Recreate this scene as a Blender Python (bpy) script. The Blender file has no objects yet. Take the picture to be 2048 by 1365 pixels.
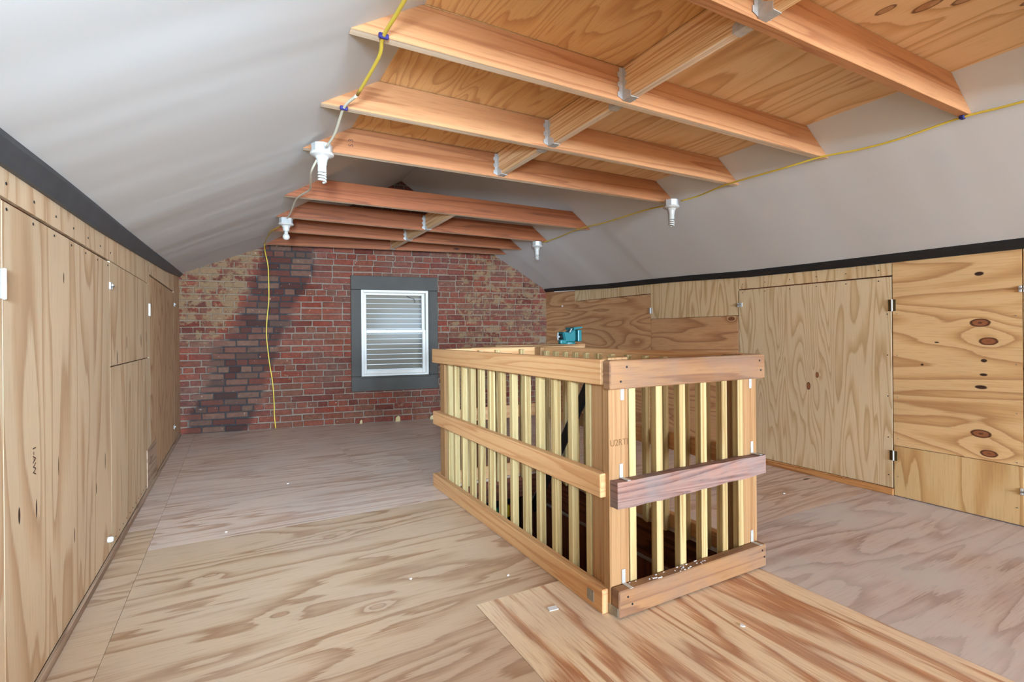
import bpy, bmesh, math, random
from mathutils import Vector, Matrix, noise as mnoise
random.seed(7)
C = bpy.context.scene.collection
SC = bpy.context.scene
PI = math.pi

# ------------------------------------------------------------------ camera
F, HY, ROLL = 1003.0, 668.0, math.radians(.5)
YAW = math.atan2(1024 - 472, F)
fw = Vector((math.sin(YAW), math.cos(YAW), 0)); rt = Vector((math.cos(YAW), -math.sin(YAW), 0)); up = Vector((0, 0, 1))
r2 = rt * math.cos(ROLL) - up * math.sin(ROLL); u2 = rt * math.sin(ROLL) + up * math.cos(ROLL)
cam = bpy.data.cameras.new('camera'); cam.sensor_width = 36; cam.lens = F / 2048 * 36
cam.shift_y = (HY - 682.5) / 2048; cam.clip_start = .02
co = bpy.data.objects.new('camera', cam); C.objects.link(co)
co.matrix_world = Matrix(((r2.x, u2.x, -fw.x, 0), (r2.y, u2.y, -fw.y, 0), (r2.z, u2.z, -fw.z, 1.0), (0, 0, 0, 1)))
SC.camera = co

# ------------------------------------------------------------------ light
w = bpy.data.worlds.new('overcast_sky'); SC.world = w; w.use_nodes = True
w.node_tree.nodes['Background'].inputs[0].default_value = (.66, .83, 1, 1)
w.node_tree.nodes['Background'].inputs[1].default_value = .75
def lamp(name, kind, loc, energy, color=(1, 1, 1), size=.1, sy=None, rot=(0, 0, 0)):
    l = bpy.data.lights.new(name, kind); l.energy = energy; l.color = color
    if kind == 'AREA':
        l.size = size
        if sy: l.shape = 'RECTANGLE'; l.size_y = sy
    else: l.shadow_soft_size = size
    o = bpy.data.objects.new(name, l); C.objects.link(o); o.location = loc; o.rotation_euler = rot
    return o
lamp('photographer_flash', 'POINT', (-.2, -.41, 1.1), 17.5, (.53, .745, 1), .07)
sp_ = lamp('far_fill_spot', 'SPOT', (-.24, -.45, 1.22), 860, (.53, .745, 1), .16)  # added spot, brightens the far end that the flash leaves too dark
sp_.data.spot_size = math.radians(64); sp_.data.spot_blend = 1.
sp_.rotation_euler = (Vector((1.05, 6, .75)) - sp_.location).to_track_quat('-Z', 'Y').to_euler()
lamp('rear_fill_area', 'AREA', (1.6, -8.4, 1.3), 1600, (.515, .735, 1), 3.4, 1.35, (PI / 2, 0, 0))  # added fill light behind the camera, no window stands there
SC.view_settings.view_transform = 'Standard'; SC.view_settings.look = 'None'
SC.view_settings.gamma = 1; SC.view_settings.use_curve_mapping = False
SC.view_settings.exposure = 0.54
SC.cycles.max_bounces = 10; SC.cycles.diffuse_bounces = 6

# ------------------------------------------------------------------ materials
def lin(c):
    return tuple(((v / 255) / 12.92 if v / 255 < .04045 else ((v / 255 + .055) / 1.055) ** 2.4) for v in c) + (1,)
class NT:
    def __init__(s, name):
        s.m = bpy.data.materials.new(name); s.m.use_nodes = True; s.t = s.m.node_tree
        s.b = s.t.nodes['Principled BSDF']; s.out = s.t.nodes['Material Output']
    def n(s, ty, ins=None, **p):
        k = s.t.nodes.new(ty)
        for a, v in p.items(): setattr(k, a, v)
        for a, v in (ins or {}).items(): s.set(k.inputs[a], v)
        return k
    def set(s, sock, v):
        if hasattr(v, 'bl_rna') and isinstance(v, bpy.types.NodeSocket): s.t.links.new(v, sock)
        else: sock.default_value = v
    def ma(s, op, a, b=0., c=0., clamp=False):
        return s.n('ShaderNodeMath', {0: a, 1: b, 2: c}, operation=op, use_clamp=clamp).outputs[0]
    def mix(s, f, a, b, bt='MIX'):
        k = s.n('ShaderNodeMix', data_type='RGBA', blend_type=bt)
        s.set(k.inputs[0], f); s.set(k.inputs[6], a); s.set(k.inputs[7], b)
        return k.outputs[2]
    def ramp(s, f, stops):
        k = s.n('ShaderNodeValToRGB', {0: f}); e = k.color_ramp.elements
        while len(e) < len(stops): e.new(.5)
        for el, (p, c) in zip(e, stops): el.position = p; el.color = c
        return k.outputs[0]
    def sm(s, v, lo, hi):
        k = s.n('ShaderNodeMapRange', {0: v, 1: lo, 2: hi, 3: 0., 4: 1.}, interpolation_type='SMOOTHSTEP'); return k.outputs[0]
    def xyz(s, x, y, z=0.):
        return s.n('ShaderNodeCombineXYZ', {0: x, 1: y, 2: z}).outputs[0]
    def noise(s, vec, scale=1., detail=2., rough=.5, dist=0.):
        return s.n('ShaderNodeTexNoise', {'Vector': vec, 'Scale': scale, 'Detail': detail, 'Roughness': rough, 'Distortion': dist}).outputs[0]
    def fin(s, col, rough=.6, spec=.3, metal=0., bump=None, bd=.002, bs=.5):
        s.set(s.b.inputs['Base Color'], col); s.set(s.b.inputs['Roughness'], rough)
        s.set(s.b.inputs['Specular IOR Level'], spec); s.set(s.b.inputs['Metallic'], metal)
        if bump is not None:
            k = s.n('ShaderNodeBump', {'Height': bump, 'Distance': bd, 'Strength': bs}); s.t.links.new(k.outputs[0], s.b.inputs['Normal'])
        return s.m
def plain(name, c, rough=.6, spec=.3, metal=0., var=.06, scale=30):
    t = NT(name); g = t.n('ShaderNodeNewGeometry').outputs['Position']
    nz = t.noise(g, scale, 3)
    col = t.mix(nz, lin(tuple(v * (1 - var) for v in c)), lin(tuple(min(255, v * (1 + var)) for v in c)))
    return t.fin(col, rough, spec, metal, nz, .0006, .3)
def tone_set(p, m, d, k, lift):
    """pull the ring colours towards the pale one and lighten all a little"""
    f = lambda c: tuple(min(255, 255 - (255 - (p[i] + (c[i] - p[i]) * k)) * lift) for i in range(3))
    return f(p), f(m), f(d)
def wood(name, pale, mid, dark, sx=.6, sy=3.5, R=9., fib=.12, tone=.1, dirt=None, speck=0., knots=(), rough=.62, spec=.25, dist=.35,
         frays=.05, steep=.93, marks=None, band=.45, soft=.75, lift=.93, kc=1., detail=1.6):
    """growth rings as iso-lines of a stretched noise (u along the grain), with fibres, knots and wear"""
    t = NT(name); uv = t.n('ShaderNodeUVMap').outputs[0]; sp = t.n('ShaderNodeSeparateXYZ', {0: uv}); u, v = sp.outputs[0], sp.outputs[1]
    rnd = t.n('ShaderNodeObjectInfo').outputs['Random']
    s1 = t.ma('MULTIPLY', rnd, 37.); s2 = t.ma('MULTIPLY', rnd, 91.)
    h = t.noise(t.xyz(t.ma('MULTIPLY_ADD', u, sx, s1), t.ma('MULTIPLY_ADD', v, sy, s2)), 1., detail, .45, dist)
    fr = t.noise(t.xyz(t.ma('MULTIPLY_ADD', u, 7., s1), t.ma('MULTIPLY_ADD', v, 130., s2)), 1., 2., .6)
    h = t.ma('MULTIPLY', h, R); h = t.ma('MULTIPLY_ADD', fr, frays * 4, h)
    core = None
    for (ku, kv, r, st) in knots:
        du = t.ma('SUBTRACT', u, ku); dv = t.ma('SUBTRACT', v, kv)
        d2 = t.ma('ADD', t.ma('MULTIPLY', t.ma('MULTIPLY', du, du), .5), t.ma('MULTIPLY', dv, dv))
        ee = t.ma('EXPONENT', t.ma('MULTIPLY', d2, -1. / (r * 2.6) ** 2))
        h = t.ma('MULTIPLY_ADD', ee, .9, h)
        q = t.ma('ADD', t.ma('MULTIPLY', t.ma('MULTIPLY', du, du), .38), t.ma('MULTIPLY', t.ma('MULTIPLY', dv, dv), 1.5))
        q = t.ma('MULTIPLY_ADD', fr, .25, t.ma('DIVIDE', t.ma('SQRT', q), r))
        kk = t.xyz(t.sm(q, 1.22, 1.05), t.ma('MULTIPLY', t.sm(q, .78, 1.0), t.sm(q, 1.25, 1.05)), t.ma('MULTIPLY', t.sm(q, .42, .3), float(st)))
        core = kk if core is None else t.n('ShaderNodeVectorMath', {0: core, 1: kk}, operation='MAXIMUM').outputs[0]
    f = t.ma('FRACT', h)
    P, M, D = [lin(c) for c in tone_set(pale, mid, dark, soft, lift)]
    col = t.ramp(f, [(0, P), (band, P), (.5 * (band + steep), M), (steep, D), (1, P)])
    col = t.mix(t.ma('MULTIPLY', t.sm(fr, .45, .8), fib * 4, clamp=True), col, D)
    big = t.noise(t.xyz(t.ma('MULTIPLY_ADD', u, .9, s2), t.ma('MULTIPLY_ADD', v, 1.6, s1)), 1., 2.)
    col = t.mix(1., col, t.ramp(big, [(.3, (1 - tone,) * 3 + (1,)), (.7, (1 + tone * .4,) * 3 + (1,))]), 'MULTIPLY')
    col = t.mix(1., col, t.ramp(rnd, [(0, (.93, .92, .9, 1)), (1, (1.04, 1.03, 1.02, 1))]), 'MULTIPLY')
    if speck:
        vo = t.n('ShaderNodeTexVoronoi', {'Vector': t.xyz(t.ma('MULTIPLY_ADD', u, 2.2, s2), t.ma('MULTIPLY_ADD', v, 7., s1)), 'Scale': 1.})
        sc = t.n('ShaderNodeSeparateColor', {0: vo.outputs['Color']}).outputs[0]
        mk = t.ma('MULTIPLY', t.sm(t.ma('MULTIPLY_ADD', fr, .1, vo.outputs['Distance']), .15, .1), t.sm(sc, 1 - speck, 1 - speck + .02))
        col = t.mix(mk, col, lin((62, 38, 24)))
    if core is not None:
        c = t.n('ShaderNodeSeparateXYZ', {0: core})
        col = t.mix(t.ma('MULTIPLY', c.outputs[0], kc), col, lin((150, 92, 56))); col = t.mix(t.ma('MULTIPLY', c.outputs[1], .85 * min(1., kc * 1.3)), col, lin((70, 36, 22)))
        col = t.mix(c.outputs[2], col, lin((48, 24, 14)))
    if marks:                                              # small dark splits at given places
        mm = 0.
        for (ku, kv, lu, lv) in marks:
            du = t.ma('DIVIDE', t.ma('SUBTRACT', u, ku), lu); dv = t.ma('DIVIDE', t.ma('SUBTRACT', v, kv), lv)
            q = t.ma('ADD', t.ma('MULTIPLY', du, du), t.ma('MULTIPLY', dv, dv))
            q = t.ma('MULTIPLY_ADD', fr, .8, q)
            mm = t.ma('MAXIMUM', mm, t.sm(q, 1.5, .9))
        col = t.mix(mm, col, lin((58, 34, 24)))
    ro = rough
    if dirt:
        dc, amt, scl = dirt
        g = t.n('ShaderNodeNewGeometry').outputs['Position']
        dn = t.noise(g, scl, 4., .6)
        dm = t.ma('MULTIPLY', t.sm(dn, .3, .7), amt)
        dm = t.ma('MULTIPLY', dm, t.ma('MULTIPLY_ADD', fr, .8, .6, clamp=False), clamp=True)
        col = t.mix(dm, col, lin(dc))
    return t.fin(col, ro, spec, 0., fr, .0008, .25)

M = {}
M['wall_ply'] = wood('wall_plywood', (220, 190, 150), (206, 168, 124), (180, 136, 94), .5, 4.2, 7.5, .1, .1, speck=.1,
                     marks=[(.585, 2.125, .035, .004), (.51, 1.92, .03, .006), (.53, 1.79, .025, .008), (1.20, 2.2, .02, .005), (.38, 2.62, .025, .006), (.30, 2.3, .03, .005), (.46, 2.78, .04, .006), (.9, 3.05, .04, .008), (.97, 3.3, .04, .008), (.98, 3.75, .04, .01), (1.0, 3.95, .04, .008)])
M['door_ply'] = wood('pale_cathedral_plywood', (226, 200, 156), (212, 178, 128), (188, 148, 98), .5, 6., 19, .1, .08,
                     knots=[(.62, 2.06, .016, 0), (.7, 2.0, .012, 0)], rough=.42, spec=.4, steep=.9)
M['strip_ply'] = wood('pale_strip_plywood', (222, 194, 146), (206, 168, 114), (178, 136, 86), .8, 5., 11, .1, .08, steep=.9)
M['knot_ply'] = wood('knotty_plywood', (222, 182, 124), (206, 156, 96), (168, 112, 62), .55, 4.5, 9, .1, .12,
                     knots=[(1.141, 1.037, .026, .6), (1.107, .938, .024, .2), (1.141, .444, .026, .6), (1.109, .344, .022, .4), (.62, .9, .02, .5)],
                     marks=[(1.143, 1.299, .022, .012), (1.126, .835, .014, .01), (1.128, .76, .018, .008), (1.139, .693, .028, .011), (1.4, .80, .008, .006), (1.33, .93, .012, .004)], rough=.45, spec=.4)
M['low_ply'] = wood('blond_plywood', (214, 178, 120), (198, 152, 90), (170, 118, 60), .7, 5., 7, .1, .1, speck=.12, rough=.45, spec=.4)
M['dark_ply'] = wood('aged_orange_plywood', (210, 158, 106), (190, 132, 82), (152, 96, 54), .7, 4., 12, .14, .14,
                     knots=[(2.673, 1.105, .018, 1)], rough=.5, spec=.35, steep=.9)
M['door2_ply'] = wood('brown_plywood', (200, 162, 120), (184, 142, 100), (152, 110, 74), .8, 4., 11, .14, .1, speck=.1, steep=.9)
M['floor_left'] = wood('floor_plywood', (199, 167, 132), (182, 146, 108), (154, 112, 76), .55, 3.6, 9, .12, .08, dirt=((204, 182, 160), .3, 2.2), speck=.1,
                       knots=[(.13, 1.98, .02, 0), (.45, 1.86, .02, 0), (.4, 2.62, .02, 0), (-.1, 2.45, .018, 0)], kc=.3, rough=.5, spec=.35, soft=1.05, frays=.11, detail=3.)
M['floor_far'] = wood('dusty_floor_plywood', (220, 192, 168), (206, 170, 142), (176, 136, 108), .5, 4.4, 11, .14, .1, dirt=((204, 186, 172), .5, 1.8), speck=.2, rough=.42, spec=.4, soft=1.05, frays=.11, detail=3.)
M['floor_mid'] = wood('bold_grain_floor_plywood', (236, 206, 164), (206, 152, 104), (172, 110, 68), .5, 4.2, 7, .14, .1, dirt=((200, 178, 158), .25, 3.), rough=.5, spec=.35, soft=1.05, frays=.11, detail=3., steep=.82, band=.5)
M['floor_grey'] = wood('grey_worn_floor_plywood', (204, 182, 164), (190, 162, 142), (160, 128, 108), .6, 3.6, 9, .14, .1, dirt=((208, 198, 190), .75, 1.7), rough=.5, spec=.35, soft=1.05, frays=.11, detail=3.)
M['deck_dark'] = wood('orange_ceiling_plywood', (222, 172, 108), (208, 150, 86), (176, 112, 60), .9, 5., 15, .16, .16, speck=.16, soft=.6)
M['deck_pale'] = wood('pale_ceiling_plywood', (226, 188, 138), (214, 168, 112), (184, 132, 82), .55, 4., 9, .1, .1, speck=.06,
                      knots=[(.8, 2.05, .028, 0), (.72, 2.12, .026, 0), (.88, 1.95, .02, 0), (.62, 2.33, .02, .4)], kc=.6)
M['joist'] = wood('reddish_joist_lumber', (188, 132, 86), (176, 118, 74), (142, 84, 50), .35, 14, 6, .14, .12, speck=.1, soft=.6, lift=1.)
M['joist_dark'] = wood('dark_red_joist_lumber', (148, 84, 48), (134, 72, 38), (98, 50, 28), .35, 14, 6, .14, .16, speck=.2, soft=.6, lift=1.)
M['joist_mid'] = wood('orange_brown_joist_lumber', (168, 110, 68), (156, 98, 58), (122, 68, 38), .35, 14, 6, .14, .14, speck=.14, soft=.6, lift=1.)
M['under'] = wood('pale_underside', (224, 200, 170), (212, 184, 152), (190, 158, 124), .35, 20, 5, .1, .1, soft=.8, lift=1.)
M['block'] = wood('fresh_fir_lumber', (232, 192, 140), (218, 168, 114), (186, 124, 76), .3, 22, 8, .12, .08, soft=.9, lift=1.)
M['rail'] = wood('orange_fir_rail', (214, 164, 112), (204, 150, 98), (180, 118, 72), .5, 16, 6, .1, .08, speck=.08, rough=.5, soft=.6, lift=1.)
M['rail_old'] = wood('aged_brown_rail', (156, 112, 72), (144, 100, 64), (120, 80, 52), .5, 12, 5, .16, .12, dirt=((124, 100, 84), .5, 5.), rough=.6, soft=.9, lift=1.)
M['rail_worn'] = wood('weathered_grey_rail', (160, 118, 100), (138, 98, 82), (96, 62, 52), .6, 16, 9, .22, .2, dirt=((126, 114, 108), .6, 7.), rough=.75, soft=.9, lift=1.)
M['post'] = wood('pine_post', (168, 127, 84), (158, 114, 72), (134, 88, 52), .25, 26, 7, .1, .06, rough=.5, soft=.6, lift=1.)
M['bal'] = wood('treated_baluster', (190, 165, 114), (178, 149, 97), (154, 120, 72), .3, 24, 5, .1, .08, rough=.5, speck=.03, soft=.9, lift=1.)
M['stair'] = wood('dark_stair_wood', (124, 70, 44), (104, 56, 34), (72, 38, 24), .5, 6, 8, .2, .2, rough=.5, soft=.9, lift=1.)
M['stair_pale'] = plain('worn_white_strip', (150, 132, 118), .7)
M['sill'] = wood('orange_sill', (204, 146, 88), (188, 126, 70), (150, 92, 50), .5, 14, 6, soft=.9, lift=1.)
M['lath'] = wood('grey_lath', (186, 158, 130), (168, 138, 112), (138, 108, 86), .5, 14, 5, soft=.9, lift=1.)
M['black_trim'] = plain('black_painted_trim', (34, 33, 32), .5, .4, var=.2, scale=9)
M['grey_trim'] = plain('charcoal_painted_trim', (72, 72, 72), .55, .4, var=.16, scale=9)
M['casing'] = plain('grey_green_painted_casing', (62, 54, 43), .6, .3, var=.14, scale=7)
M['vinyl'] = plain('white_window_vinyl', (196, 186, 170), .4, .4, var=.02)
M['steel'] = plain('galvanised_steel', (186, 182, 174), .42, .5, .3, .12, 60)
M['steel_dull'] = plain('dull_zinc_plate', (150, 146, 132), .5, .5, .6, .2, 60)
M['brass'] = plain('antique_brass', (92, 74, 44), .45, .5, .7, .3, 90)
M['white_metal'] = plain('white_coated_metal', (196, 192, 184), .35, .5, var=.04)
M['porcelain'] = plain('white_porcelain', (184, 176, 164), .3, .5, var=.02)
M['bulb'] = plain('frosted_bulb', (190, 182, 168), .3, .5, var=.02)
M['cable'] = plain('yellow_cable_sheath', (206, 176, 62), .4, .4, var=.08, scale=14)
M['cable_w'] = plain('cream_cable_sheath', (214, 204, 176), .4, .4, var=.05, scale=14)
M['clip'] = plain('blue_clip', (44, 40, 92), .5)
M['black'] = plain('black_paint', (16, 16, 17), .55, .3)
M['teal'] = plain('teal_enamel', (30, 104, 104), .35, .5, var=.1, scale=40)
M['ink'] = plain('stamp_ink', (88, 62, 52), .8, .1)
M['ink_pale'] = plain('pale_stamp_ink', (120, 84, 52), .8, .1)
M['paper'] = plain('white_paper', (232, 226, 220), .8, .1, var=.03)
for k, c in dict(green=(96, 190, 90), tealp=(30, 110, 120), yellow=(232, 196, 40), red=(150, 26, 26)).items(): M[k] = plain(k + '_plastic', c, .4, .4)

t = NT('white_drywall')                                            # painted ceiling, faint waviness and smears
g = t.n('ShaderNodeNewGeometry').outputs['Position']; nz = t.noise(g, 1.3, 3.)
nz2 = t.noise(t.n('ShaderNodeMapping', {0: g, 3: (.25, 1.6, .25)}).outputs[0], 1., 2.)
M['drywall'] = t.fin(t.mix(nz, lin((196, 193, 186)), lin((205, 202, 195))), .75, .2, 0, nz2, .05, .35)

BETA = math.atan(.175); ex, ey = math.cos(BETA), -math.sin(BETA)
BO = Vector((-.505, 6.108, 0)); BE = Vector((ex, ey, 0)); BN = Vector((-math.sin(BETA), -math.cos(BETA), 0))   # brick wall frame: along, towards the room
def bw(s, d, z): return BO + BE * s + BN * d + Vector((0, 0, z))
def zones(t):
    g = t.n('ShaderNodeNewGeometry'); p = g.outputs['Position']
    sp = t.n('ShaderNodeSeparateXYZ', {0: p})
    s = t.ma('ADD', t.ma('MULTIPLY', t.ma('ADD', sp.outputs[0], .505), ex), t.ma('MULTIPLY', t.ma('SUBTRACT', sp.outputs[1], 6.108), ey))
    z = sp.outputs[2]; n1 = t.noise(p, 3.2, 3.)
    sc = t.ma('MULTIPLY_ADD', z, .40, .30)
    d = t.ma('SUBTRACT', s, sc)                                    # signed distance from the old flue line
    soot = t.sm(t.ma('MULTIPLY_ADD', n1, .34, t.ma('ABSOLUTE', d)), .50, .40)
    left = t.ma('MULTIPLY', t.sm(d, -.2, -.34), t.sm(z, .7, 1.25))
    right = t.ma('MULTIPLY', t.sm(s, 2.5, 3.1), .75)
    return g, p, s, z, n1, soot, t.ma('MAXIMUM', left, right)
t = NT('old_brick')
g, p, s, z, n1, soot, pl = zones(t)
oi = t.n('ShaderNodeObjectInfo').outputs['Random']
rnd = t.ma('FRACT', t.ma('ADD', t.ma('MULTIPLY', oi, 7.3), g.outputs['Random Per Island']))
base = t.ramp(rnd, [(0, lin((100, 46, 34))), (.25, lin((126, 58, 42))), (.5, lin((132, 68, 49))), (.75, lin((114, 64, 47))), (1, lin((122, 74, 54)))])
mot = t.noise(p, 26., 4., .65)
base = t.mix(t.sm(t.noise(p, 1.7, 3.), .35, .75), base, t.mix(.45, base, lin((108, 88, 78))))
base = t.mix(1., base, t.ramp(mot, [(.25, (.55, .6, .6, 1)), (.7, (1., 1., 1., 1))]), 'MULTIPLY')
dk = t.ramp(rnd, [(0, lin((60, 42, 36))), (.45, lin((112, 62, 48))), (.7, lin((140, 104, 82))), (1, lin((84, 62, 52)))])
base = t.mix(t.ma('MULTIPLY', soot, .8), base, t.mix(mot, dk, lin((46, 36, 32)), 'MIX'))
sme = t.noise(p, 9., 5., .7)
thr = t.ma('MULTIPLY_ADD', pl, -.21, .66)
plm = t.ma('MULTIPLY', t.sm(t.ma('SUBTRACT', sme, thr), -.02, .07), .85)
plm = t.ma('MULTIPLY', plm, t.ma('SUBTRACT', 1., t.ma('MULTIPLY', soot, .8)))
base = t.mix(plm, base, t.mix(mot, lin((112, 86, 60)), lin((142, 114, 82))))
fl = t.sm(t.noise(p, 34., 2., .5), .70, .76)
base = t.mix(t.ma('MULTIPLY', fl, .5), base, lin((176, 156, 138)))
M['brick'] = t.fin(base, .9, .15, 0, t.ma('ADD', mot, t.ma('MULTIPLY', plm, .6)), .006, .6)
t = NT('lime_mortar')
g, p, s, z, n1, soot, pl = zones(t)
mot = t.noise(p, 40., 4., .65)
base = t.mix(mot, lin((104, 88, 74)), lin((146, 126, 108)))
base = t.mix(t.ma('MULTIPLY', pl, .6), base, t.mix(mot, lin((112, 88, 64)), lin((144, 120, 92))))
base = t.mix(soot, base, t.mix(mot, lin((44, 42, 42)), lin((70, 67, 64))))
M['mortar'] = t.fin(base, .95, .1, 0, mot, .008, .8)

t = NT('window_glass')
tr = t.n('ShaderNodeBsdfTransparent'); gl = t.n('ShaderNodeBsdfGlossy', {'Roughness': .12}); mx = t.n('ShaderNodeMixShader', {0: .0012})
t.t.links.new(tr.outputs[0], mx.inputs[1]); t.t.links.new(gl.outputs[0], mx.inputs[2]); t.t.links.new(mx.outputs[0], t.out.inputs[0])
M['glass'] = t.m
t = NT('translucent_slat')
df = t.n('ShaderNodeBsdfDiffuse', {'Color': lin((138, 126, 108))}); tl = t.n('ShaderNodeBsdfTranslucent', {'Color': lin((222, 222, 216))}); mx = t.n('ShaderNodeMixShader', {0: .3})
t.t.links.new(df.outputs[0], mx.inputs[1]); t.t.links.new(tl.outputs[0], mx.inputs[2]); t.t.links.new(mx.outputs[0], t.out.inputs[0])
M['slat'] = t.m

# ------------------------------------------------------------------ builders
WM = {}
def put(o, parent, mw):
    C.objects.link(o)
    if parent: o.parent = parent; o.matrix_basis = WM[parent].inverted() @ mw
    else: o.matrix_basis = mw
    WM[o] = mw; return o
def tag(o, label=None, cat=None, group=None, kind=None):
    for k, v in (('label', label), ('category', cat), ('group', group), ('kind', kind)):
        if v: o[k] = v
    return o
def thing(name, label, cat, loc=(0, 0, 0), rotz=0, group=None, kind=None):
    o = bpy.data.objects.new(name, None); o.empty_display_size = .05
    put(o, None, Matrix.Translation(loc) @ Matrix.Rotation(rotz, 4, 'Z')); return tag(o, label, cat, group, kind)
def uvs(bm, grain):
    L = bm.loops.layers.uv.verify(); gi = 'xyz'.index(grain)
    for f in bm.faces:
        n = f.normal; d = max(range(3), key=lambda i: abs(n[i]))
        if d == gi:
            a, b = [i for i in range(3) if i != gi]
            for l in f.loops: c = l.vert.co; l[L].uv = (c[a] * .4, c[b])
        else:
            o = [i for i in range(3) if i not in (gi, d)][0]
            for l in f.loops: c = l.vert.co; l[L].uv = (c[gi], c[o])
def obj(name, bm, mat, parent=None, grain='z', frame=None, smooth=False, base=False):
    """bm in world coordinates, or in the coordinates of frame (a matrix)"""
    bm.normal_update(); uvs(bm, grain)
    mw = frame or Matrix()
    if base:                                                        # origin at the base of a top-level mesh
        vs = [v.co for v in bm.verts]
        c = Vector(((min(v.x for v in vs) + max(v.x for v in vs)) / 2, (min(v.y for v in vs) + max(v.y for v in vs)) / 2, min(v.z for v in vs)))
        bmesh.ops.translate(bm, vec=-c, verts=bm.verts); mw = mw @ Matrix.Translation(c)
    me = bpy.data.meshes.new(name); bm.to_mesh(me); bm.free()
    for m in (mat if isinstance(mat, list) else [mat]): me.materials.append(M[m] if isinstance(m, str) else m)
    if isinstance(mat, list):
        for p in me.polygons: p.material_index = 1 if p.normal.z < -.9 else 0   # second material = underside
    if smooth:
        for p in me.polygons: p.use_smooth = True
    return put(bpy.data.objects.new(name, me), parent, mw)
def box(x0, x1, y0, y1, z0, z1, bev=0., bm=None, seg=1):
    b = bmesh.new()
    bmesh.ops.create_cube(b, size=1)
    for v in b.verts: v.co = Vector(((x0 + x1) / 2 + v.co.x * (x1 - x0), (y0 + y1) / 2 + v.co.y * (y1 - y0), (z0 + z1) / 2 + v.co.z * (z1 - z0)))
    if bev: bmesh.ops.bevel(b, geom=b.edges[:], offset=bev, segments=seg, affect='EDGES', profile=.5)
    if bm is None: return b
    me = bpy.data.meshes.new('tmp'); b.to_mesh(me); b.free(); bm.from_mesh(me); bpy.data.meshes.remove(me); return bm
def prism(pts, axis, a0, a1, bm=None):
    """polygon in the plane normal to axis, extruded a0..a1; pts are pairs of the two other coordinates in xyz order"""
    b = bm or bmesh.new(); i = 'xyz'.index(axis)
    def mk(p, a): q = list(p); q.insert(i, a); return b.verts.new(q)
    A = [mk(p, a0) for p in pts]; B = [mk(p, a1) for p in pts]; n = len(pts)
    fs = [b.faces.new(A), b.faces.new(B[::-1])] + [b.faces.new((A[k], B[k], B[(k + 1) % n], A[(k + 1) % n])) for k in range(n)]
    bmesh.ops.recalc_face_normals(b, faces=fs); return b
def lathe(prof, c=(0, 0, 0), seg=20, axis='z', bm=None):
    b = bm or bmesh.new(); rows = []
    for r, h in prof:
        row = []
        for k in range(seg):
            a = 2 * PI * k / seg; x, y = r * math.cos(a), r * math.sin(a)
            q = {'z': (x, y, h), 'x': (h, x, y), 'y': (x, h, y)}[axis]
            row.append(b.verts.new(Vector(q) + Vector(c)))
        rows.append(row)
    fs = []
    for A, B in zip(rows, rows[1:]):
        for k in range(seg): fs.append(b.faces.new((A[k], A[(k + 1) % seg], B[(k + 1) % seg], B[k])))
    fs.append(b.faces.new(rows[0])); fs.append(b.faces.new(rows[-1][::-1]))
    bmesh.ops.recalc_face_normals(b, faces=fs); return b
def tube(pts, r, seg=8, bm=None, sub=6):
    """smooth round cable through points (Catmull-Rom)"""
    P = [Vector(p) for p in pts]; Q = []
    if sub > 1:
        E = [P[0] * 2 - P[1]] + P + [P[-1] * 2 - P[-2]]
        for i in range(1, len(E) - 2):
            for k in range(sub):
                u = k / sub; a, b_, c, d = E[i - 1:i + 3]
                Q.append(.5 * ((2 * b_) + (c - a) * u + (2 * a - 5 * b_ + 4 * c - d) * u * u + (3 * b_ - a - 3 * c + d) * u ** 3))
        Q.append(P[-1])
    else: Q = P
    b = bm or bmesh.new(); rows = []; N = None
    for i, q in enumerate(Q):
        T = (Q[min(i + 1, len(Q) - 1)] - Q[max(i - 1, 0)]).normalized()
        if N is None: N = T.orthogonal().normalized()
        N = (N - T * N.dot(T)).normalized(); B = T.cross(N)
        rows.append([b.verts.new(q + (N * math.cos(2 * PI * k / seg) + B * math.sin(2 * PI * k / seg)) * r) for k in range(seg)])
    fs = []
    for A, R in zip(rows, rows[1:]):
        for k in range(seg): fs.append(b.faces.new((A[k], A[(k + 1) % seg], R[(k + 1) % seg], R[k])))
    fs += [b.faces.new(rows[0]), b.faces.new(rows[-1][::-1])]
    bmesh.ops.recalc_face_normals(b, faces=fs); return b
def lerp(tab, x):
    for (a, va), (b, vb) in zip(tab, tab[1:]):
        if x <= b: u = (x - a) / (b - a); return va + (vb - va) * max(0, u) if x >= tab[0][0] else va + (vb - va) * u
    (a, va), (b, vb) = tab[-2:]
    return vb + (vb - va) / (b - a) * (x - b) * .0
XL, XR, YB = -.505, 3.48, -8.5
EVL = [(-9, 1.43), (1.0, 1.452), (1.69, 1.478), (2.13, 1.50), (3.0, 1.524), (4.08, 1.562), (5.2, 1.606), (6.3, 1.644), (6.4, 1.648)]     # top edge of the left trim
EBL = [(-9, 1.38), (1.0, 1.405), (1.69, 1.424), (1.95, 1.43), (2.6, 1.443), (3.5, 1.478), (5.0, 1.54), (6.3, 1.622), (6.4, 1.625)]
EVR = [(-9, 1.40), (.97, 1.438), (1.8, 1.443), (2.5, 1.452), (3.28, 1.486), (4.13, 1.505), (5.28, 1.552), (5.6, 1.56)]
EBR = [(-9, 1.37), (.97, 1.406), (1.785, 1.411), (2.5, 1.422), (3.28, 1.455), (4.13, 1.473), (5.28, 1.524), (5.6, 1.53)]
ybrick = lambda x: 6.108 - .175 * (x + .505)

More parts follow.
